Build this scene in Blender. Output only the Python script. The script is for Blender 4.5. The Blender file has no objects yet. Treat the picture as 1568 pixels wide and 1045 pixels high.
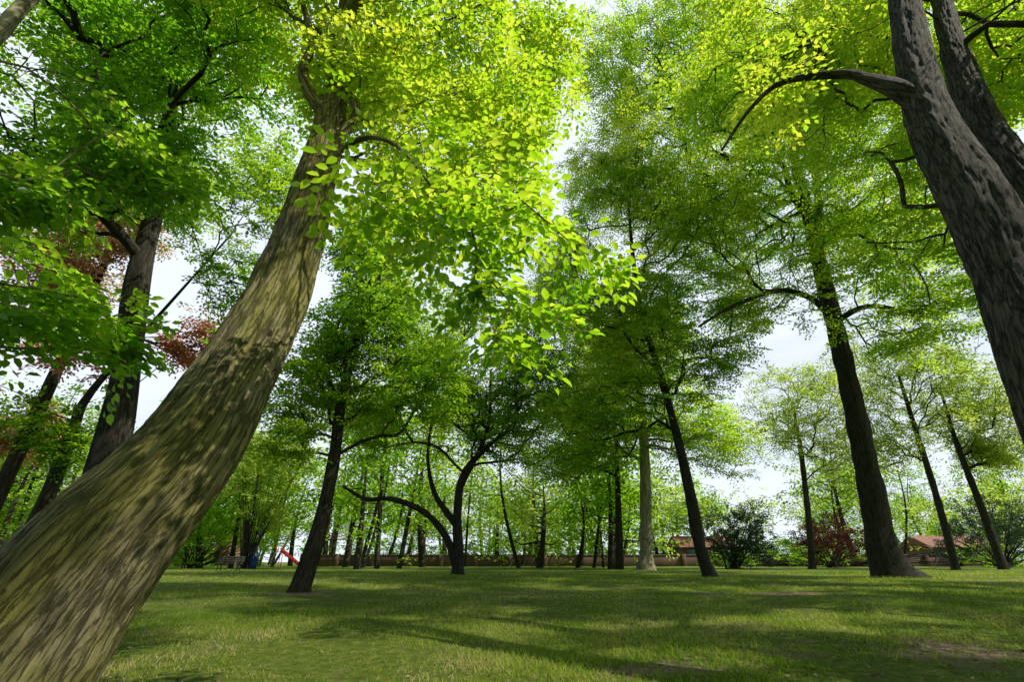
import bpy, math, numpy as np
from mathutils import Vector, noise as mn
SC=bpy.context.scene
COL=SC.collection
# ------------------------------------------------------------------ helpers
def gz(x,y):
    x=np.asarray(x,float);y=np.asarray(y,float)
    return 0.6*(1-np.exp(-np.maximum(y,0)/12))+0.025*np.sin(x*.9+1)*np.sin(y*.7)+0.015*np.sin(x*2.3+y*1.7)
def snoise(p,f,seed=0):
    r=np.random.default_rng(100+seed);o=np.zeros(len(p))
    for k in range(6):
        d=r.normal(size=3);d/=np.linalg.norm(d)
        o+=np.sin((p@d)*f*r.uniform(.6,1.9)*2+r.uniform(0,6.28))
    return o/6**.5
WORN=[(4.6,5.9,1.5,.7),(6.5,13,1.6,.8),(-5.4,13.6,1.1,.7),(1.2,5.3,.6,.3)]
def worn(p):
    w=np.zeros(len(p))
    for x,y,a,b in WORN: w=np.maximum(w,np.exp(-(((p[:,0]-x)/a)**2+((p[:,1]-y)/b)**2)))
    q=p*[1,1,0]
    return np.clip(w*.95+.26*snoise(q,1.3,60)+.22*snoise(q,4,61)-.25,0,1)
def mkmesh(name,verts,quads,mat,attrs=None,pattrs=None,smooth=False,tris=None,parent=None,fattrs=None):
    me=bpy.data.meshes.new(name);verts=np.asarray(verts,np.float32)
    me.vertices.add(len(verts));me.vertices.foreach_set("co",verts.ravel())
    parts=[];starts=[];n=0
    if quads is not None and len(quads):
        q=np.asarray(quads,np.int32);parts.append(q.ravel());starts.append(np.arange(len(q))*4);n=len(q)*4
    if tris is not None and len(tris):
        t=np.asarray(tris,np.int32);parts.append(t.ravel());starts.append(np.arange(len(t))*3+n)
    li=np.concatenate(parts).astype(np.int32);ls=np.concatenate(starts).astype(np.int32)
    me.loops.add(len(li));me.loops.foreach_set("vertex_index",li)
    me.polygons.add(len(ls));me.polygons.foreach_set("loop_start",ls)
    if smooth: me.polygons.foreach_set("use_smooth",np.ones(len(ls),bool))
    me.update(calc_edges=True)
    for k,v in (attrs or {}).items():
        a=me.attributes.new(k,'FLOAT','FACE');a.data.foreach_set("value",np.asarray(v,np.float32))
    for k,v in (fattrs or {}).items():
        a=me.attributes.new(k,'FLOAT','POINT');a.data.foreach_set("value",np.asarray(v,np.float32))
    for k,v in (pattrs or {}).items():
        a=me.attributes.new(k,'FLOAT_VECTOR','POINT');a.data.foreach_set("vector",np.asarray(v,np.float32).ravel())
    if mat: me.materials.append(mat)
    o=bpy.data.objects.new(name,me);COL.objects.link(o)
    if parent: o.parent=parent
    return o
def empty(name):
    e=bpy.data.objects.new(name,None);e.empty_display_size=.5;COL.objects.link(e);return e
# ------------------------------------------------------------------ materials
def newmat(name):
    m=bpy.data.materials.new(name);m.use_nodes=True;nt=m.node_tree
    for n in list(nt.nodes): nt.nodes.remove(n)
    out=nt.nodes.new("ShaderNodeOutputMaterial");return m,nt,out
def N(nt,t,**kw):
    n=nt.nodes.new(t)
    for k,v in kw.items(): setattr(n,k,v)
    return n
def ramp(nt,fac,stops):
    r=N(nt,"ShaderNodeValToRGB");e=r.color_ramp.elements
    while len(e)<len(stops): e.new(.5)
    for i,(p,c) in enumerate(stops): e[i].position=p;e[i].color=(*c,1)
    nt.links.new(fac,r.inputs[0]);return r.outputs[0]
def leafmat(name,dstops,tstops,tr=.55,gl=0):
    m,nt,out=newmat(name)
    a=N(nt,"ShaderNodeAttribute",attribute_name="rnd")
    d=N(nt,"ShaderNodeBsdfDiffuse");t=N(nt,"ShaderNodeBsdfTranslucent")
    nt.links.new(ramp(nt,a.outputs["Fac"],dstops),d.inputs[0]);nt.links.new(ramp(nt,a.outputs["Fac"],tstops),t.inputs[0])
    x=N(nt,"ShaderNodeMixShader");x.inputs[0].default_value=tr
    nt.links.new(d.outputs[0],x.inputs[1]);nt.links.new(t.outputs[0],x.inputs[2])
    if gl:
        g=N(nt,"ShaderNodeBsdfGlossy");g.inputs["Roughness"].default_value=.42;g.inputs["Color"].default_value=(.8,.85,.8,1)
        y=N(nt,"ShaderNodeMixShader");y.inputs[0].default_value=gl
        nt.links.new(x.outputs[0],y.inputs[1]);nt.links.new(g.outputs[0],y.inputs[2]);x=y
    nt.links.new(x.outputs[0],out.inputs[0])
    return m
LF_NEAR=leafmat("leaf_hornbeam",[(0,(.05,.11,.01)),(1,(.14,.22,.02))],[(0,(.18,.44,.01)),(.5,(.50,.80,.02)),(1,(.86,.98,.07))],.67,.05)
LF_BRIGHT=leafmat("leaf_fresh_green",[(0,(.05,.11,.01)),(1,(.14,.22,.02))],[(0,(.20,.44,.012)),(.5,(.50,.78,.02)),(1,(.84,.95,.09))],.68)
LF_MID=leafmat("leaf_beech_green",[(0,(.045,.10,.014)),(1,(.11,.19,.025))],[(0,(.16,.40,.015)),(.6,(.44,.74,.03)),(1,(.74,.90,.07))],.67)
LF_LIME=leafmat("leaf_lime_green",[(0,(.04,.09,.012)),(1,(.10,.18,.02))],[(0,(.13,.40,.012)),(.6,(.36,.70,.02)),(1,(.62,.86,.05))],.64,.05)
LF_DARK=leafmat("leaf_deep_green",[(0,(.03,.07,.01)),(1,(.08,.15,.02))],[(0,(.15,.38,.012)),(.6,(.36,.64,.02)),(1,(.56,.78,.04))],.63)
LF_COPPER=leafmat("leaf_copper",[(0,(.12,.06,.04)),(1,(.24,.14,.07))],[(0,(.55,.20,.12)),(.6,(.75,.36,.2)),(1,(.66,.62,.2))],.64)
LF_PURPLE=leafmat("leaf_purple",[(0,(.03,.012,.015)),(1,(.08,.03,.03))],[(0,(.08,.02,.02)),(1,(.2,.07,.05))],.35)
LF_EVER=leafmat("leaf_evergreen",[(0,(.012,.03,.012)),(1,(.035,.07,.02))],[(0,(.02,.06,.015)),(1,(.06,.14,.03))],.3,.08)
LF_SPARSE=leafmat("leaf_young_yellow",[(0,(.09,.14,.02)),(1,(.18,.23,.04))],[(0,(.38,.62,.05)),(1,(.74,.86,.14))],.6)
def barkmat(name,dark,light,moss,sc=1.,bump=.6,mossamt=.5,vor=1.,st=.13):
    m,nt,out=newmat(name);L=nt.links
    a=N(nt,"ShaderNodeAttribute",attribute_name="bk")
    mp=N(nt,"ShaderNodeMapping");mp.inputs["Scale"].default_value=(sc,sc,st*sc);L.new(a.outputs["Vector"],mp.inputs[0])
    mp2=N(nt,"ShaderNodeMapping");mp2.inputs["Scale"].default_value=(1,1,.45);L.new(a.outputs["Vector"],mp2.inputs[0])
    n1=N(nt,"ShaderNodeTexNoise");n1.inputs["Scale"].default_value=14;n1.inputs["Detail"].default_value=9;n1.inputs["Roughness"].default_value=.72;n1.inputs["Distortion"].default_value=.5;L.new(mp.outputs[0],n1.inputs["Vector"])
    v=N(nt,"ShaderNodeTexVoronoi",feature='DISTANCE_TO_EDGE');v.inputs["Scale"].default_value=16;v.inputs["Randomness"].default_value=1
    ad=N(nt,"ShaderNodeVectorMath",operation='ADD');sm=N(nt,"ShaderNodeVectorMath",operation='SCALE');sm.inputs["Scale"].default_value=.16
    L.new(n1.outputs["Color"],sm.inputs[0]);L.new(mp.outputs[0],ad.inputs[0]);L.new(sm.outputs[0],ad.inputs[1]);L.new(ad.outputs[0],v.inputs["Vector"])
    mr=N(nt,"ShaderNodeMapRange");mr.inputs["From Max"].default_value=.12;mr.inputs["To Min"].default_value=1-vor;L.new(v.outputs["Distance"],mr.inputs["Value"])
    mu=N(nt,"ShaderNodeMath",operation='MULTIPLY');L.new(n1.outputs["Fac"],mu.inputs[0]);L.new(mr.outputs[0],mu.inputs[1])
    hh=N(nt,"ShaderNodeMath",operation='ADD');L.new(mu.outputs[0],hh.inputs[0]);L.new(n1.outputs["Fac"],hh.inputs[1])
    col=ramp(nt,hh.outputs[0],[(.45,dark),(.85,tuple(d*.55+l*.45 for d,l in zip(dark,light))),(1.0,light)])
    n2=N(nt,"ShaderNodeTexNoise");n2.inputs["Scale"].default_value=2.2;n2.inputs["Detail"].default_value=8;n2.inputs["Roughness"].default_value=.7;L.new(mp2.outputs[0],n2.inputs["Vector"])
    mm=N(nt,"ShaderNodeMapRange");mm.inputs["From Min"].default_value=.36;mm.inputs["From Max"].default_value=.56;mm.inputs["To Max"].default_value=mossamt;L.new(n2.outputs["Fac"],mm.inputs["Value"])
    mx=N(nt,"ShaderNodeMixRGB",blend_type='MIX');L.new(mm.outputs[0],mx.inputs[0]);L.new(col,mx.inputs[1])
    mz=ramp(nt,hh.outputs[0],[(.55,tuple(c*.35 for c in moss)),(.95,tuple(c*1.3 for c in moss))]);L.new(mz,mx.inputs[2])
    b=N(nt,"ShaderNodeBsdfPrincipled");b.inputs["Roughness"].default_value=.85;b.inputs["Specular IOR Level"].default_value=.2
    L.new(mx.outputs[0],b.inputs["Base Color"])
    bp=N(nt,"ShaderNodeBump");bp.inputs["Strength"].default_value=bump;bp.inputs["Distance"].default_value=.025;L.new(hh.outputs[0],bp.inputs["Height"]);L.new(bp.outputs[0],b.inputs["Normal"])
    L.new(b.outputs[0],out.inputs[0]);return m
BK_HORN=barkmat("bark_hornbeam",(.05,.042,.02),(.36,.31,.18),(.17,.165,.03),1.6,1.0,.85,.75,.10)
BK_GREY=barkmat("bark_grey",(.018,.016,.014),(.125,.11,.098),(.04,.045,.02),1.3,.9,.4)
BK_DARK=barkmat("bark_dark",(.014,.012,.009),(.06,.05,.04),(.028,.032,.013),.9,.6,.4)
BK_PALE=barkmat("bark_pale",(.10,.085,.06),(.36,.32,.22),(.14,.14,.06),.5,.5,.3)
def simple(name,col,rough=.6,nscale=8,var=.25,metal=0):
    m,nt,out=newmat(name);b=N(nt,"ShaderNodeBsdfPrincipled");b.inputs["Roughness"].default_value=rough;b.inputs["Metallic"].default_value=metal
    n=N(nt,"ShaderNodeTexNoise");n.inputs["Scale"].default_value=nscale;n.inputs["Detail"].default_value=4
    tc=N(nt,"ShaderNodeTexCoord");nt.links.new(tc.outputs["Object"],n.inputs["Vector"])
    nt.links.new(ramp(nt,n.outputs["Fac"],[(.3,tuple(c*(1-var) for c in col)),(.7,tuple(min(1,c*(1+var)) for c in col))]),b.inputs["Base Color"])
    nt.links.new(b.outputs[0],out.inputs[0]);return m
# ------------------------------------------------------------------ tubes
class Tubes:
    def __init__(s): s.v=[];s.f=[];s.b=[];s.n=0
    def add(s,P,R,sides,disp=None):
        P=np.asarray(P,float);R=np.asarray(R,float);n=len(P)
        T=np.gradient(P,axis=0);T/=np.linalg.norm(T,axis=1)[:,None]+1e-9
        m=T.mean(0);ref=np.eye(3)[np.argmin(np.abs(m))]
        A=np.cross(T,ref);A/=np.linalg.norm(A,axis=1)[:,None]+1e-9;B=np.cross(T,A)
        th=np.linspace(0,2*np.pi,sides,endpoint=False);c=np.cos(th);sn=np.sin(th)
        ln=np.concatenate([[0],np.cumsum(np.linalg.norm(np.diff(P,axis=0),axis=1))])
        RR=np.repeat(R[:,None],sides,1)
        if disp is not None: RR=RR+disp(th,ln,R)
        V=P[:,None]+RR[:,:,None]*(A[:,None]*c[None,:,None]+B[:,None]*sn[None,:,None])
        bk=np.stack([R[:,None]*c[None],R[:,None]*sn[None],np.repeat(ln[:,None],sides,1)],-1)+s.n*.013
        i=np.arange(n-1)[:,None]*sides;j=np.arange(sides)[None];k=(j+1)%sides
        F=np.stack([i+j,i+k,i+sides+k,i+sides+j],-1).reshape(-1,4)+s.n
        s.v.append(V.reshape(-1,3));s.b.append(bk.reshape(-1,3));s.f.append(F);s.n+=n*sides
    def obj(s,name,mat,parent=None):
        return mkmesh(name,np.concatenate(s.v),np.concatenate(s.f),mat,pattrs={"bk":np.concatenate(s.b)},smooth=True,parent=parent)
def cr(pts,step):
    p=np.asarray(pts,float);p=np.vstack([2*p[0]-p[1],p,2*p[-1]-p[-2]]);out=[]
    for i in range(1,len(p)-2):
        n=max(1,int(np.linalg.norm(p[i+1,:3]-p[i,:3])/step));t=(np.arange(n)/n)[:,None]
        a,b,c,d=p[i-1],p[i],p[i+1],p[i+2]
        out.append(.5*((2*b)+(-a+c)*t+(2*a-5*b+4*c-d)*t**2+(-a+3*b-3*c+d)*t**3))
    out.append(p[-2][None]);return np.vstack(out)
# ------------------------------------------------------------------ leaf sprays
def template(L,leaf,r,dens=1.):
    pos=[];dr=[]
    def tw(o,ang,ln):
        n=max(2,int(ln/(leaf*.62)*dens));sg=r.choice([-1,1])
        for i in range(n):
            s=ln*(i+1)/n;sg=-sg;a=ang+sg*math.radians(r.uniform(30,65))*(0.15 if i==n-1 else 1)
            p=(o[0]+math.cos(ang)*s,o[1]+math.sin(ang)*s,r.normal()*leaf*.12)
            pos.append(p);dr.append((math.cos(a),math.sin(a),r.uniform(-.45,.1)))
    tw((0,0),0,L);sg=1;k=max(3,int(7*dens))
    for i in range(k):
        s=L*(.08+.85*i/k);sg=-sg
        tw((s,0),sg*math.radians(r.uniform(38,62)),L*(.55-.35*i/k)*r.uniform(.7,1.2))
    return np.array(pos),np.array(dr)
def sprays(nodes,dirs,L,leaf,r,detail=False,droop=.25,tilt=.3,dens=1.,flat=.35,K=7,tw=None,rndbias=None):
    Ts=[template(L,leaf,r,dens) for _ in range(K)]
    V=[];Q=[];RN=[];nb=0
    ch=r.integers(0,K,len(nodes))
    for k in range(K):
        idx=np.where(ch==k)[0]
        if not len(idx): continue
        tp,td=Ts[k];n=len(idx);m=len(tp)
        X=dirs[idx].copy();X[:,2]*=flat;X+=r.normal(size=(n,3))*[.35,.35,.12];X/=np.linalg.norm(X,axis=1)[:,None]+1e-9
        U=np.array([0,0,1.])+r.normal(size=(n,3))*tilt;Y=np.cross(U,X);Y/=np.linalg.norm(Y,axis=1)[:,None]+1e-9;Z=np.cross(X,Y)
        s=r.uniform(.65,1.25,n)[:,None,None]
        ctr=nodes[idx]-X*L*.35
        def xf(q): return q[None,:,0:1]*X[:,None]+q[None,:,1:2]*Y[:,None]+q[None,:,2:3]*Z[:,None]
        Pp=ctr[:,None]+xf(tp)*s
        rad=np.linalg.norm(tp[:,:2],axis=1)[None,:,None]
        Pp[:,:,2:3]-=droop*rad**2/L*s
        D=xf(td)+r.normal(size=(n,m,3))*.15;D[:,:,2:3]-=droop*.8*rad/L
        D/=np.linalg.norm(D,axis=2)[:,:,None]
        Nn=Z[:,None]+r.normal(size=(n,m,3))*.33
        S=np.cross(Nn,D);S/=np.linalg.norm(S,axis=2)[:,:,None]+1e-9;Nn=np.cross(D,S)
        lf=(leaf*r.uniform(.65,1.25,(n,m)))[:,:,None];w=lf*.62
        if detail:
            vs=[Pp,Pp+D*lf*.3+S*w*.46+Nn*lf*.08,Pp+D*lf*.68+S*w*.40+Nn*lf*.05,Pp+D*lf-Nn*lf*.10,Pp+D*lf*.68-S*w*.40+Nn*lf*.05,Pp+D*lf*.3-S*w*.46+Nn*lf*.08]
            q=[[0,1,2,3],[3,4,5,0]]
        else:
            vs=[Pp,Pp+D*lf*.45+S*w*.5+Nn*lf*.06,Pp+D*lf,Pp+D*lf*.45-S*w*.5+Nn*lf*.06];q=[[0,1,2,3]]
        A=np.stack(vs,2);nv=len(vs);cnt=n*m
        V.append(A.reshape(-1,3));base=(np.arange(cnt)*nv)[:,None,None]+nb
        Q.append((base+np.array(q)[None]).reshape(-1,4));nb+=cnt*nv
        rn=np.clip(.5*r.random((n,1))+.5*r.random((n,m)),0,1)
        if rndbias is not None: rn=np.clip(rn+rndbias[idx][:,None],0,1)
        RN.append(np.repeat(rn.reshape(-1),len(q)))
        if tw is not None:
            t=np.linspace(0,.9,4)
            for a in range(n):
                pp=ctr[a]+X[a]*(t*L*s[a,0,0])[:,None];pp[:,2]-=droop*(t*L)**2/L*s[a,0,0]
                tw.add(pp,np.linspace(.5,.2,4)*max(.006,leaf*.05),3)
    return np.concatenate(V),np.concatenate(Q),np.concatenate(RN)
# ------------------------------------------------------------------ branch growth
def samp(lobes,n,r,gap=-.35,gf=.5,layer=0,seed=0):
    w=np.array([(l[3]*l[4]*(l[5] if len(l)>5 else max(l[3],l[4])*.9))**.7 for l in lobes]);w/=w.sum();out=[]
    for l,ww in zip(lobes,w):
        ry=l[5] if len(l)>5 else max(l[3],l[4])*.9
        gp=l[6] if len(l)>6 else gap
        k=max(4,int(n*ww));p=r.normal(size=(k*3,3));p/=np.linalg.norm(p,axis=1)[:,None]
        p*=(r.random((len(p),1))**(1/2.6))*(1+.18*snoise(p,2.5,seed)[:,None])
        p=p*[l[3],ry,l[4]]+[l[0],l[1],l[2]]
        p=p[snoise(p,gf,seed+1)>gp][:k]
        if layer:
            h=snoise(p*[1,1,0],.25,seed+2)*.8
            p[:,2]=(np.round(p[:,2]/layer+h)-h)*layer+r.normal(size=len(p))*layer*.18
        out.append(p)
    return np.vstack(out)
def grow(tracks,A,zmin,bf,r,seg=.8,rt=.006,arc=.08):
    pos=[];path=[];tr=[]
    for t in tracks:
        q=cr(t,.5);ln=np.concatenate([[0],np.cumsum(np.linalg.norm(np.diff(q[:,:3],axis=0),axis=1))])
        k=q[:,2]>zmin
        pos.append(q[k,:3]);path.append(ln[k]);tr.append(q[k,3])
    pos=np.vstack(pos);path=np.concatenate(path);tr=np.concatenate(tr);nT=len(pos)
    d0=np.array([np.min(np.linalg.norm(pos-a,axis=1)) for a in A]);A=A[np.argsort(d0)]
    P=np.zeros((nT+len(A)*6,3));H=np.full(len(P),1e9);par=np.full(len(P),-1)
    P[:nT]=pos;H[:nT]=path;m=nT;isA=[]
    for a in A:
        df=P[:m]-a;d=np.sqrt((df**2).sum(1));j=int(np.argmin(d+bf*H[:m]+.25*np.maximum(df[:,2],0)))
        k=min(5,int(d[j]/seg));p0=P[j].copy();last=j
        nz=r.normal(size=3)*arc*d[j]
        for i in range(1,k+1):
            t=i/(k+1);q=p0+(a-p0)*t+(np.array([0,0,arc*d[j]])+nz)*4*t*(1-t)*.6+r.normal(size=3)*.04*seg
            P[m]=q;H[m]=H[last]+np.linalg.norm(q-P[last]);par[m]=last;last=m;m+=1
        P[m]=a;H[m]=H[last]+np.linalg.norm(a-P[last]);par[m]=last;isA.append(m);m+=1
    P=P[:m];par=par[:m];cnt=np.ones(m);kids=[[] for _ in range(m)]
    for i in range(m-1,nT-1,-1): cnt[par[i]]+=cnt[i];kids[par[i]].append(i)
    R=rt*cnt**.44
    T=Tubes()
    for i in range(nT,m):
        pr=par[i]
        if pr>=nT and max(kids[pr],key=lambda c:cnt[c])==i: continue
        ch=[i];
        while kids[ch[-1]]: ch.append(max(kids[ch[-1]],key=lambda c:cnt[c]))
        cap=tr[pr]*.55 if pr<nT else R[pr]
        rr=np.minimum(np.concatenate([[R[i]],R[ch]]),cap);pp=P[[pr]+ch]
        q=cr(np.column_stack([pp,rr]),seg*.5 if len(ch)>1 else 9)
        T.add(q[:,:3],np.maximum(q[:,3],rt*.5),7 if rr[0]>.04 else 4)
    isA=np.array(isA);D=P[isA]-P[par[isA]];D/=np.linalg.norm(D,axis=1)[:,None]+1e-9
    return T,P[isA],D,nT
def bigdisp(seed,amp=1.,fine=True):
    def f(th,ln,R):
        o=np.zeros((len(ln),len(th)))
        for i,(s,r) in enumerate(zip(ln,R)):
            tw=.25*s
            o[i]=r*amp*(.055*np.sin(3*th+tw+seed)+.04*np.sin(5*th-.5*tw+seed*2+.6*math.sin(s*.9))+.025*np.sin(8*th+tw*1.5+math.sin(s*1.7)))
            if fine:
                for j,t in enumerate(th):
                    c,sn=math.cos(t)*r,math.sin(t)*r
                    w=mn.fractal(Vector((c*11,sn*11,s*1.5+seed)),.8,2.,4)
                    b=mn.noise(Vector((c*2,sn*2,s*1.8+seed*3)))
                    o[i,j]+=amp*(-.036*abs(w)+.014*b+.006)
        return o
    return f
NTREE=[0]
def tree(name,tracks,lobes,n,bark,leafm,leaf=.12,L=1.,zmin=3,bf=.35,layer=0,gap=-.35,gf=.5,detail=False,droop=.25,
         dens=1.,sides=14,fine=None,seg=.8,rt=.006,twigs=False,flat=.35,tilt=.3,step=.3,rb=0,rs=1.):
    NTREE[0]+=1;sd=NTREE[0]*11;r=np.random.default_rng(sd)
    e=empty(name);T=Tubes()
    tr=[[(a[0],a[1],a[2],a[3]*rs) for a in t] for t in tracks]
    for i,t in enumerate(tr):
        q=cr(t,step)
        if fine and i<fine: T.add(q[:,:3],q[:,3],110,bigdisp(sd+i,1.))
        else: T.add(q[:,:3],q[:,3]*(1+.06*snoise(q[:,:3],2.,sd)),sides,bigdisp(sd+i,1.2,False))
    T.obj("trunk",bark,e)
    A=samp(lobes,n,r,gap,gf,layer,sd)
    B,nodes,D,_=grow(tr,A,zmin,bf,r,seg,rt)
    tw=B if twigs else None
    rbv=.26*snoise(nodes,.35,sd+5)+rb
    V,Q,RN=sprays(nodes,D,L,leaf,r,detail,droop,tilt,dens,flat,tw=tw,rndbias=rbv)
    B.obj("branches",bark,e)
    mkmesh("foliage",V,Q,leafm,attrs={"rnd":RN},parent=e)
    print(name,len(nodes),len(Q));return e
# ------------------------------------------------------------------ trees
fore=[(-2.86,2.85,-.1,.60),(-2.72,2.9,.3,.46),(-2.55,3.0,.82,.40),(-2.39,3.1,1.25,.36),(-2.19,3.25,1.74,.315),(-2.12,3.4,2.25,.285),(-2.07,3.6,2.88,.255),(-2.06,3.8,3.66,.232),(-2.11,4,4.62,.205),(-2.19,4.2,5.79,.17),(-2.39,4.5,7.37,.14),(-2.71,4.9,9.53,.10),(-2.9,5.2,12,.05)]
fb1=[(-2.15,4.1,5.3,.07),(-1.9,4.2,6.1,.055),(-2.3,4.4,7.2,.045),(-1.6,4.9,8.9,.03)]
fb2=[(-2.2,4.2,5.9,.08),(-2.6,4.1,6.6,.06),(-2.75,4.3,7.6,.05),(-3.3,4.5,9.2,.03)]
fb3=[(-2.1,3.95,4.9,.04),(-1.6,3.7,5.1,.03),(-1.1,3.4,4.7,.018),(-.6,3.2,3.9,.01)]
fb4=[(-2.5,4.6,8,.08),(-1,3,9.2,.06),(1,1.6,9.8,.045),(3,1.2,9.6,.02)]
Lf=[(-1.88,5.5,9.44,2.63,2.29),(-.22,5.0,6.68,1.0,1.15),(-1.13,4.5,5.26,.94,.8),(-.44,3.1,3.42,.94,.22,.6),(-.82,2.9,3.5,.55,.2,.5),(.55,3.2,3.3,.45,.1,.35),
    (-.12,3.1,2.9,.5,.24,.5),(-.11,3.0,2.45,.2,.12,.2),(.3,3.2,2.75,.28,.1,.25),(-.2,3.4,3.9,.7,.35,.6),(-1.95,4.6,6.9,.9,1.0),(-4.5,3,10,2,1.8),(-2,1,10,2.5,1.5),(1.0,1.6,9.6,1.8,.7,1.6,.1),(3.2,1.2,9.4,1.2,.6,1.2,.2),(.7,6,9.7,.6,1.3,.8)]  # gappy lobes above the frame are added to dapple the trunk
tree("hornbeam_tree",[fore,fb1,fb2,fb3,fb4],Lf,2350,BK_HORN,LF_NEAR,leaf=.09,L=.5,zmin=4.4,detail=True,fine=1,step=.03,seg=.45,rt=.003,twigs=True,gap=-.4,gf=1.1,rb=.03,sides=10)
rt_=[(4.0,3.45,-.1,.5),(4.02,3.47,.4,.38),(4.1,3.5,1.3,.33),(4.27,3.6,2.4,.31),(4.62,3.8,3.38,.31),(4.9,4.0,4.53,.32),(5.2,4.3,5.9,.29),(5.73,4.6,7.51,.26),(6.47,4.9,9.53,.24),(7.2,5.1,12,.15),(7.5,5.2,14,.07)]
rt2=[(4.9,4.1,2.6,.2),(5.8,4.4,3.5,.27),(6.33,4.6,4.3,.28),(6.53,4.8,5.43,.28),(6.89,5.1,7.06,.25),(7.49,5.4,8.95,.21),(8.21,5.7,10.9,.17),(8.7,5.8,13,.08)]
rl=[(5.35,4.4,6.5,.16),(5.18,4.5,6.9,.14),(5.05,4.7,7.35,.10),(4.94,4.9,7.74,.08),(4.26,5.2,7.96,.055),(3.77,5.4,7.62,.035),(3.26,5.6,6.93,.02)]
Li=[(10.4,7,11.7,2.2,2.2),(8.1,7,12.2,2.4,1.8),(6.9,5.6,3.9,.6,.5),(5.6,7.5,11,1.8,1.1),(12.5,9,12,3,2),(9,10,13,2.6,1.6),(15,6,9.5,2.5,1.5),(10.5,10,8,1.8,1.3),(12,3,10,1.8,1.2),(4.6,5.4,8.1,.9,.35),(9.5,4,9.5,1.6,1.0)]  # crown extended out of view, with gaps, to dapple the lawn
tree("ash_tree",[rt_,rt2,rl],Li,2300,BK_GREY,LF_NEAR,leaf=.11,L=.7,zmin=6,fine=2,step=.04,seg=.5,rt=.0045,gap=-.15,gf=.9,rb=.08,rs=.85)
big=[(15.7,22,.35,1.5),(15.6,22,.75,1.0),(15.5,22,1.63,.72),(15.7,22,3.2,.64),(15.9,22,5.42,.6),(16.2,22,8.51,.57),(16.4,22,12,.52),(16.6,22,15.9,.46),(16.9,22,20,.36),(17.1,22,22.4,.28),(17.5,22,27,.12)]
bL=[(16.7,22,19.2,.25),(16.1,21.8,20.6,.22),(15.4,21,22,.17),(12.4,20,21.2,.12),(10.6,19,20.9,.07)]
bR=[(16.4,22,12.2,.22),(17.6,21,12.6,.14),(19.4,20,11.7,.10),(21.5,20,12.4,.06)]
bL2=[(16.4,22,12.6,.24),(15.2,21.6,13.5,.18),(13.3,21,13.5,.15),(10.3,20,12,.11),(8.2,19,10.5,.06)]
bM=[(16.8,22,18,.3),(17.8,22.2,20,.25),(18.5,22.5,24,.15)]
Lh=[(17.58,20,24.4,8.6,6.2),(11.6,20,26.5,5.1,5.5),(20.8,20,17.4,5.0,3.6),(10.5,18,15.8,3.3,3.0),(19.8,18,12.3,2.6,1.6),(12.4,20,13.2,3.3,1.5),(18.8,20,11.8,2.7,.9),(24,26,20,5,5),(14,27,20,5,5),(8,21,24,2.6,5),(6.6,20.5,30,3.2,3.6),(23,19,12.5,2.5,1.5),(15,20,15,3,2),(13,20,33,5,3),(13,21,10.8,2.6,1.1),(19.8,21,10.6,3,.9)]
tree("beech_tree",[big,bL,bR,bL2,bM],Lh,6200,BK_DARK,LF_BRIGHT,leaf=.155,L=1.05,zmin=10,layer=1.4,sides=24,seg=.9,rt=.008,gap=-.3,gf=.4,bf=.3,flat=.25,tilt=.25,rs=.78,dens=.95,rb=-.02)
thin=[(8.1,22,.4,.42),(8.05,22,.75,.31),(7.87,22,1.63,.27),(7.77,22,4,.25),(7.56,22,6.62,.22),(7.18,22,9.51,.19),(6.71,22,12.4,.15),(6.58,22,15.9,.12),(6.7,22,20,.07)]
Lg=[(7.4,22,11.3,3.7,3.6),(4.2,22,8.0,3.0,1.9),(8.0,22,19,4.4,5.0),(5.0,22,14,2.9,3.2),(9.0,22,7.2,1.9,1.3),(3.5,22,5.6,2.0,.9),(7,27,14,4,4),(6.2,23,22.5,2.8,3.2),(3.6,24,17,2.2,2.6),(10.3,23,12,2,2.5)]
tree("beech_tree",[thin],Lg,3500,BK_DARK,LF_MID,leaf=.14,L=.95,zmin=4.5,layer=.8,seg=.8,rt=.007,gap=-.25,gf=.5,bf=.25,flat=.35,tilt=.4,droop=.35,rs=.88,rb=.22)
dark=[(-6.55,8,.1,.48),(-6.55,8,.8,.36),(-6.57,8,2.05,.32),(-6.6,8,2.7,.30),(-6.74,8,3.8,.28),(-7.19,8,5.9,.25),(-7.6,8.2,7.8,.22),(-8.16,8.5,9.95,.18),(-9.3,9,13.6,.10)]
Lt=[(-9.2,7,9.9,2.8,2.6),(-6.9,7,11.3,2.7,2.5),(-8.3,7,7.2,1.3,1.0),(-4.75,5.2,9.3,1.3,1.0),(-5.9,5.5,7.0,1.2,.8),(-7,2,10,2.5,1.6),(-9.5,5,6.5,1.2,1.2)]
tree("lime_tree",[dark],Lt,2150,BK_DARK,LF_LIME,leaf=.11,L=.6,zmin=4.5,seg=.55,rt=.005,gap=-.25,gf=.85,rb=.08,rs=.8)
mp=[(-5.6,2.2,0,.2),(-5.3,2.5,2,.14),(-5.06,3,5.4,.08),(-5.1,3.1,6.1,.065),(-5.14,3.2,6.8,.05),(-5,3.4,8,.03)]
Lm=[(-4.4,4,3.25,.75,.45),(-3.9,4.6,2.95,.5,.35),(-5.2,4,4.6,.7,.4),(-4.6,4.4,5.6,.9,.5),(-5.2,4,2.3,.5,.3)]
tree("maple_tree",[mp],Lm,300,BK_PALE,LF_LIME,leaf=.11,L=.45,zmin=2,seg=.4,rt=.003,gap=-.1,gf=1.2,detail=True,twigs=True,rb=.15)
cop=[(-15,14.5,.3,.35),(-14.8,14.5,3,.25),(-14.4,14.3,7,.2),(-14,14,11,.12),(-13.8,14,13,.06)]
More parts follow.
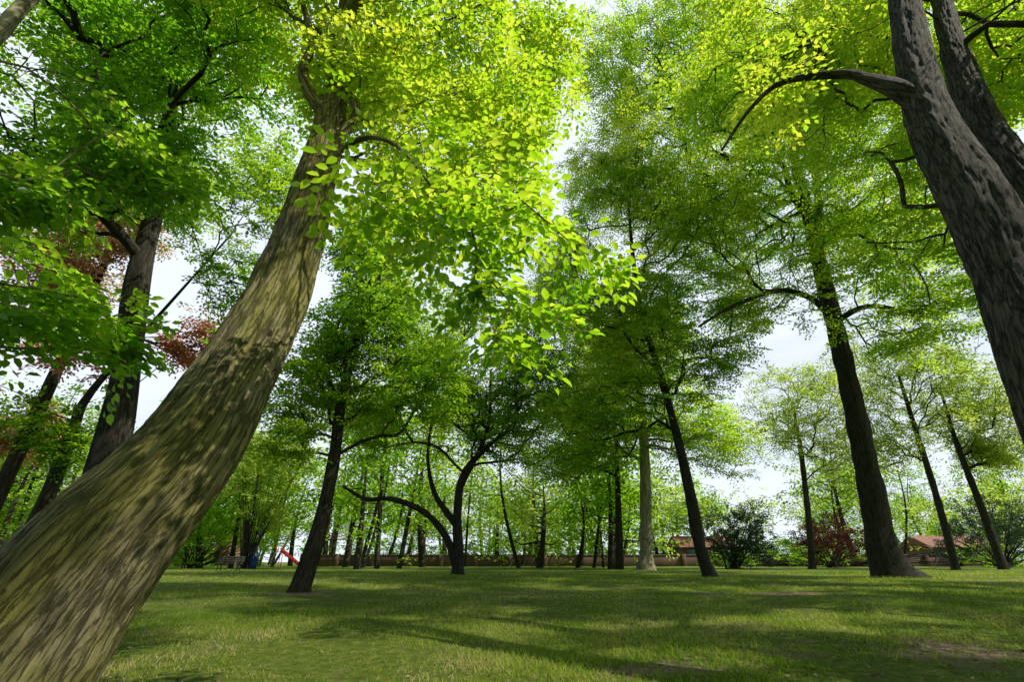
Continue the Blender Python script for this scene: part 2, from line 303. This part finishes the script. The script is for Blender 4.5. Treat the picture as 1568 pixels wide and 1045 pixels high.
tree("copper_beech_tree",[cop],[(-14.3,14,10.9,2.2,2.2),(-14.7,14,6.7,1.5,1.0),(-11.9,16,8.8,.9,1.2),(-16.8,16,5.4,1.2,1.1)],850,BK_DARK,LF_COPPER,leaf=.13,L=.8,zmin=3,gap=.05,gf=.6,rs=.8,rb=.25)
ll=[(-13.1,14,.3,.3),(-13,14,1.6,.23),(-12.9,14,2.8,.2),(-12.9,14,4.6,.17),(-12.8,14,5.8,.12),(-11.5,14,8.5,.06),(-9.5,13.5,11.5,.03)]
tree("added_shade_tree",[ll],[(-7.9,12,11.7,1.7,2.0),(-9.2,14,10,1.4,1.6),(-9,14,7.6,.9,1.3),(-13,13,4,1.5,1.2),(-11.5,13,12.5,1.5,1.5)],850,BK_DARK,LF_DARK,leaf=.12,L=.6,zmin=3,gap=-.25,gf=.8,rt=.005,rs=.85,rb=.1)
lm=[(-5.49,14,.3,.44),(-5.46,14,.55,.33),(-5.38,14,.96,.28),(-5.19,14,2.09,.25),(-5.1,14,3.85,.21),(-5.14,14,5.41,.19),(-5.05,14.2,7.66,.16),(-4.8,14.5,9.28,.12),(-4.4,14.6,11.5,.06)]
Ll=[(-3.9,14,8.5,2.3,2.1),(-6.0,14,5.8,1.8,1.4),(-5,14,10.5,2,1.7),(-2.9,14,6,1.6,1.2),(-5.85,13,3.9,1.0,.6),(-6.5,15,8,1.3,1.4)]
tree("field_maple_tree",[lm],Ll,1500,BK_DARK,LF_DARK,leaf=.12,L=.75,zmin=3,seg=.6,layer=.6,gap=-.2,gf=.6,flat=.35,tilt=.4,rb=.15,rs=.82)
mid=[(-2.53,25,.45,.48),(-2.54,25,.9,.33),(-2.55,25,1.7,.30),(-2.68,25,3.17,.26),(-2.5,25,5.03,.2),(-1.48,25,6.34,.15),(.21,25,7.72,.09)]
mid2=[(-2.6,25,.8,.24),(-3.13,25,2.13,.2),(-4.2,24.5,3.27,.17),(-5.71,24,3.82,.14),(-6.8,23.5,3.76,.11),(-7.78,23,4.28,.07)]
mid3=[(-2.6,25,2.6,.22),(-3.2,25,3.3,.19),(-3.87,25,4.24,.15),(-4.32,25,6.01,.1),(-4.2,25,8.5,.06)]
mid4=[(-2.5,25,4.6,.15),(-1.3,25.2,7.5,.12),(-1.2,25.5,11,.07)]
Lmi=[(-3,25,9.6,5.3,3.2),(2.4,25,10.2,3.6,2.6),(-5.6,25,7.5,2.8,1.6),(.2,25,6.9,3.0,1.4),(-2,29,10,5,3),(0.5,27,14.5,4.5,3.2),(-4.5,27,13.5,4,3),(-8,26,9,2.5,2.5)]
tree("cherry_tree",[mid,mid2,mid3,mid4],Lmi,2600,BK_DARK,LF_MID,leaf=.15,L=.95,zmin=3.2,seg=.8,rt=.007,layer=.7,gap=-.1,gf=.5,flat=.35,tilt=.4,rb=.15,rs=.82)
pale=[(9.57,38,.4,.95),(9.6,38,.9,.7),(9.67,38,1.6,.58),(10.1,38,5.6,.5),(10.5,38,11.2,.42),(10.5,38,16.2,.32),(10.7,38,23,.2)]
pale2=[(8.2,41,.5,.5),(8.3,41,1.2,.38),(8.5,41,4,.33),(8.8,41,9,.25),(9,41,14,.15)]
tree("plane_tree",[pale],[(10,38,16,6,6),(6,38,12,4,3.5),(14,38,11,4,3),(17,39,10,3,2.5)],1500,BK_PALE,LF_MID,leaf=.2,L=1.6,zmin=6,seg=1.2,rt=.012,gap=-.3,gf=.2,rs=.85,rb=.15)
tree("plane_tree",[pale2],[(8,42,13,5,4),(4,42,9,3,2)],600,BK_DARK,LF_MID,leaf=.2,L=1.6,zmin=5,seg=1.2,rt=.012,gap=-.3,gf=.2,rs=.8)
j1=[(23.6,42,.5,.5),(23.7,42,1.1,.38),(24.2,42,4.07,.34),(25,42,9.9,.26),(25.3,42,14,.12)]
j2=[(33.2,40,.5,.5),(33.3,40,1.2,.38),(33.7,40,5.9,.34),(33.9,40,11.7,.27),(34.1,40,16.4,.15)]
j3=[(36.8,40,.5,.55),(36.8,40,1.2,.42),(36.9,40,5.4,.36),(36.9,40,10,.26),(37.3,40,15,.12)]
for t,l in ((j1,[(25.5,42,13,6,4.5),(22,42,9,3,2),(28,42,9,3,2)]),(j2,[(34,40,16,6,5),(31,40,10,3,2)]),(j3,[(40,40,12.5,5,4.5),(37,40,9,3,1.5)])):
    tree("sycamore_tree",[t],l,950,BK_DARK,LF_SPARSE,leaf=.2,L=1.4,zmin=4,seg=1.0,rt=.009,gap=-.05,gf=.35,dens=.85,flat=.6,tilt=.5,rs=.7)
# trees added beside and behind the viewpoint to shade the lawn and dim ambient
sh=[(20,8,0,.5),(20,8,4,.4),(19.7,8.3,9,.3),(18,8.8,15,.2),(16,9,19,.12)]
sh2=[(18,8.8,15,.15),(13,9.5,18,.1),(10,9,19,.05)]
tree("added_shade_tree",[sh,sh2],[(18.5,8,11,4,2.0,4),(24,12,12,4,2,4),(16,3,10.5,2.6,1.4,2.6),(22,4,12,3.5,2,3.5),(19,13,12,3,1.6,3),(9.5,9,19,4,1.6,3.6,-.12),(15.5,9,20,4,2,4,-.12),(13,14.5,20,4,2,4,-.05),(20,14,19,4,2,4,-.1)],2900,BK_DARK,LF_MID,leaf=.17,L=.85,zmin=5,seg=.9,rt=.007,gap=-.08,gf=.8)
sh=[(9,-7,0,.5),(9,-7,4,.4),(9.2,-6.8,9,.3),(9.5,-6.5,14,.12)]
tree("added_shade_tree",[sh],[(9,-5,11,4,2.6),(13,-8,12,4,2.5),(4,-7,11,4,2.5),(-2,-6,11,4,2.5)],900,BK_DARK,LF_MID,leaf=.22,L=1.2,zmin=5,seg=.9,rt=.01,gap=-.3,gf=.45)
# ---- distant woodland (one mass)
def woodland():
    r=np.random.default_rng(5);e=empty("distant_woodland");T=Tubes();nodes=[];cls=[]
    for i in range(230):
        y=r.uniform(42,112);x=r.uniform(-1.25,1.25)*y*1.05
        if x>y*.22 and y<62: y+=30
        if x>y*.22 and r.random()<.35: continue
        if abs(x-9.6*y/38)<1.6: continue
        h=r.uniform(9,19)*(.85 if x>0 else 1);rr=r.uniform(.13,.32);ln=r.normal(size=2)*1.
        t=np.linspace(0,1,8)[:,None];bend=r.normal(size=2)*.7
        P=np.column_stack([x+ln[0]*t[:,0]+bend[0]*np.sin(t[:,0]*3),y+ln[1]*t[:,0]+bend[1]*np.sin(t[:,0]*3),float(gz(x,y))-.1+h*t[:,0]])
        T.add(P,rr*(1.25-1.1*t[:,0]),7)
        c=0 if r.random()<.6 else (1 if r.random()<.7 else 2)
        for k in range(r.integers(7,12)):
            s=r.uniform(.25,1);b=np.array([np.interp(s,t[:,0],P[:,q]) for q in range(3)])
            a=r.uniform(0,6.28);l=r.uniform(1.5,4.2)*(1.2-s*.5);tip=b+[math.cos(a)*l,math.sin(a)*l,l*r.uniform(.1,.8)]
            m=(b+tip)/2+[0,0,-.15*l];T.add([b,m,tip],[rr*.3,rr*.2,.02],4)
            q=tip+r.normal(size=(r.integers(8,15),3))*[1.6,1.6,1.0];nodes.append(q);cls+= [c]*len(q)
    nodes=np.vstack(nodes);cls=np.array(cls)
    T.obj("trunks",BK_DARK,e)
    for c,m in ((0,LF_MID),(1,LF_SPARSE),(2,LF_DARK)):
        k=cls==c;q=nodes[k];d=r.normal(size=q.shape);d/=np.linalg.norm(d,axis=1)[:,None]
        V,Q,RN=sprays(q,d,2.1,.40,r,False,.2,.4,.75,.5)
        mkmesh("foliage",V,Q,m,attrs={"rnd":RN},parent=e)
    print("wood",len(nodes))
woodland()
# ---- shrubs
def shrub(name,lobes,n,mat,leaf=.14,L=.7):
    NTREE[0]+=1;r=np.random.default_rng(NTREE[0]*17);e=empty(name);T=Tubes()
    A=samp(lobes,n,r,-.9,.8,0,NTREE[0]);A=A[A[:,2]>float(gz(A[0,0],A[0,1]))+.1]
    c=np.array(lobes[0][:3]);base=np.array([c[0],c[1],float(gz(c[0],c[1]))-.05])
    for k in r.choice(len(A),min(26,len(A)),replace=False):
        m=(base+A[k])/2+[0,0,.15];T.add(np.vstack([base+r.normal(size=3)*[.3,.3,0],m,A[k]]),[.06,.04,.015],5)
    T.obj("stems",BK_DARK,e)
    d=A-base;d/=np.linalg.norm(d,axis=1)[:,None]
    V,Q,RN=sprays(A,d,L,leaf,r,False,.15,.5,1,.8);mkmesh("foliage",V,Q,mat,attrs={"rnd":RN},parent=e)
shrub("holly_bush",[(17.8,43,3.0,2.0,2.2),(19.8,43,3.4,1.8,2.4),(18.8,43,1.8,2.5,1.2)],420,LF_EVER,.16,.8)
shrub("copper_shrub",[(30.2,50,3.3,2.6,2.2),(32.5,51,2.6,2.0,1.6),(28.5,50,2.2,1.6,1.3)],380,LF_PURPLE,.17,.8)
shrub("holly_bush",[(46,50,4.3,3.5,2.8),(50,50,3.4,3,2.4),(43,51,2.6,2,1.6)],520,LF_EVER,.18,.9)
shrub("laurel_bush",[(-29,48,4.2,4,3),(-24,49,3,2.4,2)],420,LF_MID,.2,1)
shrub("laurel_bush",[(-22,44,9,3.4,2.8),(-21,44,5,2,2)],420,LF_SPARSE,.2,1)
shrub("laurel_bush",[(-21,17,3,2.2,2.6),(-18,16.5,2,1.4,1.6)],420,LF_MID,.13,.6)
shrub("hedge",[(35,60,1.6,5,1.2,1.2),(25,60,1.4,4,1.0,1.2),(55,58,1.8,8,1.6,1.5)],600,LF_MID,.2,.8)
shrub("hedge",[(-45,60,1.6,14,2.4,2),(-70,60,3,14,4,2)],900,LF_MID,.25,1.2)
shrub("hedge",[(0,78,2.6,30,1.8,2),(45,80,2.8,30,1.8,2)],1500,LF_MID,.3,1.4)
# ------------------------------------------------------------------ ground
def ground():
    xs=np.concatenate([np.linspace(-900,-60,18),np.linspace(-56,-14,30),np.linspace(-13.7,13.7,138),np.linspace(14,56,30),np.linspace(60,900,18)])
    ys=np.concatenate([np.linspace(-900,-30,14),np.linspace(-27,1,16),np.linspace(1.2,24,150),np.linspace(24.6,110,90),np.linspace(120,1500,18)])
    X,Y=np.meshgrid(xs,ys);Z=gz(X,Y)
    V=np.stack([X,Y,Z],-1).reshape(-1,3);nx=len(xs);i=np.arange(len(ys)-1)[:,None]*nx;j=np.arange(nx-1)[None]
    Q=np.stack([i+j,i+j+1,i+j+1+nx,i+j+nx],-1).reshape(-1,4)
    m,nt,out=newmat("lawn_soil");L=nt.links
    tc=N(nt,"ShaderNodeTexCoord")
    def nz(s,d=6,ro=.6):
        n=N(nt,"ShaderNodeTexNoise");n.inputs["Scale"].default_value=s;n.inputs["Detail"].default_value=d;n.inputs["Roughness"].default_value=ro;L.new(tc.outputs["Object"],n.inputs["Vector"]);return n.outputs["Fac"]
    g=ramp(nt,nz(9,8,.75),[(.3,(.045,.075,.008)),(.5,(.11,.165,.02)),(.72,(.27,.27,.06))])
    b=ramp(nt,nz(14,8,.75),[(.3,(.08,.055,.035)),(.7,(.38,.29,.20))])
    w=N(nt,"ShaderNodeAttribute",attribute_name="worn")
    ma=N(nt,"ShaderNodeMath",operation='MULTIPLY_ADD');ma.inputs[1].default_value=1.8;L.new(nz(3,8,.75),ma.inputs[0]);ma.inputs[2].default_value=-.88
    md=N(nt,"ShaderNodeMath",operation='ADD');md.use_clamp=True;L.new(w.outputs["Fac"],md.inputs[0]);L.new(ma.outputs[0],md.inputs[1])
    mr=N(nt,"ShaderNodeMapRange");mr.inputs["From Min"].default_value=.12;mr.inputs["From Max"].default_value=.6;L.new(md.outputs[0],mr.inputs["Value"])
    x=N(nt,"ShaderNodeMixRGB");L.new(mr.outputs[0],x.inputs[0]);L.new(g,x.inputs[1]);L.new(b,x.inputs[2])
    p=N(nt,"ShaderNodeBsdfPrincipled");p.inputs["Roughness"].default_value=.95;p.inputs["Specular IOR Level"].default_value=.1;L.new(x.outputs[0],p.inputs["Base Color"])
    bp=N(nt,"ShaderNodeBump");bp.inputs["Strength"].default_value=.9;bp.inputs["Distance"].default_value=.06;L.new(nz(22,8,.8),bp.inputs["Height"]);L.new(bp.outputs[0],p.inputs["Normal"])
    L.new(p.outputs[0],out.inputs[0])
    mkmesh("ground",V,Q,m,smooth=True,fattrs={"worn":worn(V)})
ground()
def grass():
    r=np.random.default_rng(3);n=430000
    y=3.2*np.exp(r.random(n)*math.log(34/3.2));x=r.uniform(-1,1,n)*(1.35*y+1)
    p=np.column_stack([x,y,np.zeros(n)])
    c=snoise(p,.7,40)+.8*snoise(p,2.2,41)+.5*snoise(p,6,42);k=(c>r.uniform(-1.5,.9,n))&(worn(p)<r.uniform(.02,.9,n));p=p[k];c=c[k];n=len(p);y=p[:,1]
    p[:,2]=gz(p[:,0],p[:,1])-.004
    sc=np.clip(y/9,1,2.6);h=r.uniform(.018,.055,n)*(1+.4*c.clip(-1,1.5))*(.75+.25*sc);w=r.uniform(.003,.006,n)*sc
    a=r.uniform(0,6.28,n);d=np.column_stack([np.cos(a)*w,np.sin(a)*w,np.zeros(n)])
    le=r.normal(size=(n,3))*.55;le[:,2]=1;tip=p+le*h[:,None]
    V=np.stack([p-d,p+d,tip],1).reshape(-1,3);T=np.arange(n*3).reshape(-1,3)
    m=leafmat("grass_blade",[(0,(.08,.14,.02)),(.5,(.22,.30,.045)),(.8,(.38,.37,.10)),(1,(.50,.42,.24))],[(0,(.2,.42,.02)),(.6,(.6,.74,.06)),(1,(.65,.58,.2))],.45)
    rn=np.clip(.42+.30*r.normal(size=n)+.26*snoise(p,.5,44)+.18*snoise(p,2.5,45),0,1)
    mkmesh("grass",V,None,m,attrs={"rnd":rn},tris=T)
    n=16000;y=3.4*np.exp(r.random(n)*math.log(20/3.4));x=r.uniform(-1,1,n)*(1.3*y+1);p=np.column_stack([x,y,np.zeros(n)])
    k=snoise(p,.5,50)+2.5*worn(p)>r.uniform(-.6,1.6,n);p=p[k];n=len(p);p[:,2]=gz(p[:,0],p[:,1])+r.uniform(.004,.03,n)
    a=r.uniform(0,6.28,n);D=np.column_stack([np.cos(a),np.sin(a),r.normal(size=n)*.3]);S=np.column_stack([-np.sin(a),np.cos(a),r.normal(size=n)*.4]);l=r.uniform(.02,.055,n)[:,None]
    V=np.stack([p-D*l*.5,p+S*l*.3,p+D*l*.5,p-S*l*.3],1).reshape(-1,3)
    m=leafmat("dry_leaf",[(0,(.08,.05,.025)),(1,(.36,.27,.16))],[(0,(.1,.06,.03)),(1,(.2,.14,.08))],.2)
    mkmesh("fallen_leaves",V,np.arange(n*4).reshape(-1,4),m,attrs={"rnd":r.random(n)})
grass()
# ------------------------------------------------------------------ built things
def boxes(name,bl,mat,parent=None):
    V=[];Q=[];n=0
    for b in bl:
        cx,cy,cz,sx,sy,sz=b[:6];rot=b[6] if len(b)>6 else 0;axis=b[7] if len(b)>7 else 'x'
        c=np.array([[x,y,z] for x in(-.5,.5) for y in(-.5,.5) for z in(-.5,.5)])*[sx,sy,sz]
        if rot:
            ca,sa=math.cos(rot),math.sin(rot)
            M={'x':[[1,0,0],[0,ca,-sa],[0,sa,ca]],'y':[[ca,0,sa],[0,1,0],[-sa,0,ca]],'z':[[ca,-sa,0],[sa,ca,0],[0,0,1]]}[axis];c=c@np.array(M).T
        V.append(c+[cx,cy,cz]);Q.append(np.array([[0,1,3,2],[4,6,7,5],[0,4,5,1],[2,3,7,6],[0,2,6,4],[1,5,7,3]])+n);n+=8
    o=mkmesh(name,np.vstack(V),np.vstack(Q),mat,parent=parent)
    md=o.modifiers.new("bev","BEVEL");md.width=.006;md.segments=1;return o
def brickmat(name,c1,c2,sc=4.):
    m,nt,out=newmat(name);L=nt.links;tc=N(nt,"ShaderNodeTexCoord")
    sp=N(nt,"ShaderNodeSeparateXYZ");cb=N(nt,"ShaderNodeCombineXYZ");ad=N(nt,"ShaderNodeMath",operation='ADD')
    L.new(tc.outputs["Object"],sp.inputs[0]);L.new(sp.outputs["X"],ad.inputs[0]);L.new(sp.outputs["Y"],ad.inputs[1]);L.new(ad.outputs[0],cb.inputs["X"]);L.new(sp.outputs["Z"],cb.inputs["Y"])
    b=N(nt,"ShaderNodeTexBrick");b.inputs["Scale"].default_value=sc;b.inputs["Color1"].default_value=(*c1,1);b.inputs["Color2"].default_value=(*c2,1);b.inputs["Mortar"].default_value=(.2,.17,.15,1);b.inputs["Mortar Size"].default_value=.015
    L.new(cb.outputs[0],b.inputs["Vector"])
    n=N(nt,"ShaderNodeTexNoise");n.inputs["Scale"].default_value=.6;n.inputs["Detail"].default_value=6;L.new(tc.outputs["Object"],n.inputs["Vector"])
    x=N(nt,"ShaderNodeMixRGB",blend_type='MULTIPLY');x.inputs[0].default_value=.7;L.new(b.outputs["Color"],x.inputs[1]);L.new(ramp(nt,n.outputs["Fac"],[(.3,(.45,.45,.42)),(.7,(1,1,1))]),x.inputs[2])
    p=N(nt,"ShaderNodeBsdfPrincipled");p.inputs["Roughness"].default_value=.9;L.new(x.outputs[0],p.inputs["Base Color"]);L.new(p.outputs[0],out.inputs[0]);return m
BR=brickmat("brick_old",(.13,.07,.05),(.18,.10,.075));BR2=brickmat("brick_red",(.24,.11,.08),(.3,.15,.1))
TILE=simple("roof_tile",(.25,.11,.08),.8,3);GLS=simple("window_glass",(.04,.05,.06),.15,1);WHT=simple("white_paint",(.75,.75,.72),.5);STONE=simple("coping_stone",(.17,.14,.12),.85)
wl=empty("brick_wall")
boxes("wall_panel",[(17,66,1.18,86,.3,1.35)],BR,wl)
boxes("wall_coping",[(17,66,1.88,86.2,.42,.09)],STONE,wl)
boxes("wall_piers",[(x,65.8,1.25,.5,.46,1.5) for x in np.arange(-26,61,4.3)],BR,wl)
def house(x,y,w,d,h,rh):
    e=empty("brick_house");z=.55
    boxes("walls",[(x,y,z+h/2,w,d,h)],BR2,e)
    V=[(x-w/2-.3,y-d/2-.4,z+h),(x+w/2+.3,y-d/2-.4,z+h),(x+w/2+.3,y+d/2+.4,z+h),(x-w/2-.3,y+d/2+.4,z+h),(x-w/2-.3,y,z+h+rh),(x+w/2+.3,y,z+h+rh)]
    me=bpy.data.meshes.new("roof");me.from_pydata(V,[],[(0,1,5,4),(2,3,4,5),(0,4,3),(1,2,5),(0,3,2,1)]);me.materials.append(TILE);o=bpy.data.objects.new("roof",me);COL.objects.link(o);o.parent=e
    xs=np.arange(x-w/2+1.2,x+w/2-.8,2.4)
    boxes("window_frames",[(a,y-d/2-.02,z+h*.6,1.2,.08,1.1) for a in xs[1:]],WHT,e)
    boxes("windows",[(a+s,y-d/2-.06,z+h*.6,.5,.06,.95) for a in xs[1:] for s in(-.28,.28)],GLS,e)
    boxes("door",[(xs[0],y-d/2-.03,z+1.02,.95,.08,2.05)],simple("door_paint",(.1,.16,.12),.5),e)
    boxes("chimney",[(x+w*.3,y,z+h+rh+.1,.6,.5,.9)],BR2,e)
house(26,72,7.5,6,2.3,1.5);house(62,75,9,6,2.4,1.6);house(-48,84,9,6,4.6,2.2)
WOOD=simple("bench_wood",(.06,.05,.035),.7);IRON=simple("iron",(.02,.025,.02),.5)
def bench(x,y):
    z=float(gz(x,y));e=empty("park_bench")
    boxes("seat",[(x,y-.18+i*.12,z+.45,1.6,.10,.035) for i in range(4)],WOOD,e)
    boxes("backrest",[(x,y+.27+i*.03,z+.58+i*.13,1.6,.03,.10) for i in range(3)],WOOD,e)
    for i,s in enumerate((-.65,.65)):
        boxes("leg_%d"%(i+1),[(x+s,y-.2,z+.22,.06,.06,.44),(x+s,y+.25,z+.45,.06,.06,.92,-.12,'x'),(x+s,y,z+.42,.06,.5,.04),(x+s,y-.02,z+.66,.06,.5,.04),(x+s,y-.22,z+.55,.05,.05,.22)],IRON,e)
bench(-19.1,36)
def lathe(name,prof,cx,cy,mat,parent,sides=20):
    T=Tubes();P=np.array([(cx,cy,z) for r,z in prof],float);P[:,2]+=np.arange(len(P))*1e-4
    T.add(P,[p[0] for p in prof],sides);return T.obj(name,mat,parent)
def bin_(x,y):
    z=float(gz(x,y));e=empty("litter_bin");BL=simple("blue_plastic",(.02,.06,.22),.4)
    lathe("body",[(.001,z),(.27,z+.005),(.29,z+.4),(.31,z+.78),(.33,z+.8),(.33,z+.84),(.30,z+.86)],x,y,BL,e)
    lathe("lid",[(.34,z+.96),(.33,z+1.0),(.27,z+1.12),(.16,z+1.2),(.001,z+1.23)],x,y,BL,e)
    boxes("lid_posts",[(x+.27*math.cos(a),y+.27*math.sin(a),z+.92,.04,.04,.2) for a in(0.6,2.2,3.8,5.4)],IRON,e)
bin_(-21.4,44)
def slide(x,y):
    z=float(gz(x,y));e=empty("playground_slide");RD=simple("red_paint",(.5,.03,.025),.35);GR=simple("grey_steel",(.3,.3,.32),.35,metal=.6)
    a=math.atan2(1.25,1.9)
    boxes("chute",[(x+.45,y,z+.82,2.27,.5,.04,a,'y'),(x+1.6,y,z+.2,.5,.5,.04)],RD,e)
    boxes("chute_sides",[(x+.45,y+s,z+.92,2.27,.04,.2,a,'y') for s in(-.27,.27)]+[(x+1.6,y+s,z+.27,.5,.04,.16) for s in(-.27,.27)],RD,e)
    boxes("platform",[(x-.75,y,z+1.45,.6,.56,.05)],RD,e)
    boxes("ladder",[(x-1.25,y+s,z+.72,.05,.05,1.6,.32,'y') for s in(-.24,.24)]+[(x-1.45+i*.08,y,z+.25+i*.25,.05,.46,.04) for i in range(5)],GR,e)
    boxes("rails",[(x-.75,y+s,z+1.95,.6,.04,.04) for s in(-.27,.27)]+[(x-.5,y+s,z+1.0,.05,.05,1.9) for s in(-.27,.27)]+[(x-1.02,y+s,z+1.7,.05,.05,.5) for s in(-.27,.27)],RD,e)
slide(-22.2,52)
# ------------------------------------------------------------------ light, sky, camera
el=math.radians(50);az=math.radians(108)   # az clockwise from +Y
S=Vector((math.sin(az)*math.cos(el),math.cos(az)*math.cos(el),math.sin(el)))
sl=bpy.data.lights.new("sun","SUN");sl.energy=5;sl.angle=math.radians(.53);sl.color=(1,.93,.80)
so=bpy.data.objects.new("sun",sl);so.rotation_euler=(-S).to_track_quat('-Z','Y').to_euler();so.location=(20,-10,40);COL.objects.link(so)
W=bpy.data.worlds.new("World");SC.world=W;W.use_nodes=True;nt=W.node_tree;L=nt.links
bg=nt.nodes["Background"];bg.inputs[1].default_value=.105
sk=N(nt,"ShaderNodeTexSky");sk.sky_type='NISHITA';sk.sun_disc=False;sk.sun_elevation=el;sk.sun_rotation=az;sk.dust_density=1.2;sk.air_density=1.
# sky whitened only ahead as an invented cloud bank; blue elsewhere lowers ambient light
tc=N(nt,"ShaderNodeTexCoord");mpn=N(nt,"ShaderNodeMapping");mpn.inputs["Scale"].default_value=(1,1,2.2);L.new(tc.outputs["Generated"],mpn.inputs[0])
cn=N(nt,"ShaderNodeTexNoise");cn.inputs["Scale"].default_value=2.6;cn.inputs["Detail"].default_value=4;cn.inputs["Roughness"].default_value=.6;L.new(mpn.outputs[0],cn.inputs["Vector"])
mr=N(nt,"ShaderNodeMapRange");mr.inputs["From Min"].default_value=.36;mr.inputs["From Max"].default_value=.5;mr.inputs["To Min"].default_value=.82;L.new(cn.outputs["Fac"],mr.inputs["Value"])
sp=N(nt,"ShaderNodeSeparateXYZ");L.new(tc.outputs["Generated"],sp.inputs[0])
nd=N(nt,"ShaderNodeMath",operation='MULTIPLY_ADD');nd.inputs[1].default_value=.25;L.new(cn.outputs["Fac"],nd.inputs[0]);L.new(sp.outputs["Y"],nd.inputs[2])
mb=N(nt,"ShaderNodeMapRange");mb.inputs["From Min"].default_value=.25;mb.inputs["From Max"].default_value=.52;L.new(nd.outputs[0],mb.inputs["Value"])
mu=N(nt,"ShaderNodeMath",operation='MULTIPLY');L.new(mr.outputs[0],mu.inputs[0]);L.new(mb.outputs[0],mu.inputs[1])
mx=N(nt,"ShaderNodeMixRGB");mx.inputs[2].default_value=(8.9,9.7,11.0,1);L.new(mu.outputs[0],mx.inputs[0]);L.new(sk.outputs[0],mx.inputs[1]);L.new(mx.outputs[0],bg.inputs[0])
SC.view_settings.view_transform='Standard';SC.view_settings.look='None';SC.view_settings.exposure=0
cd=bpy.data.cameras.new("camera");cd.sensor_width=36;cd.lens=16.99;cd.clip_end=4000;cd.clip_start=.05
co=bpy.data.objects.new("camera",cd);co.location=(0,0,1.1);co.rotation_euler=(math.radians(90+24.6),0,0);COL.objects.link(co);SC.camera=co
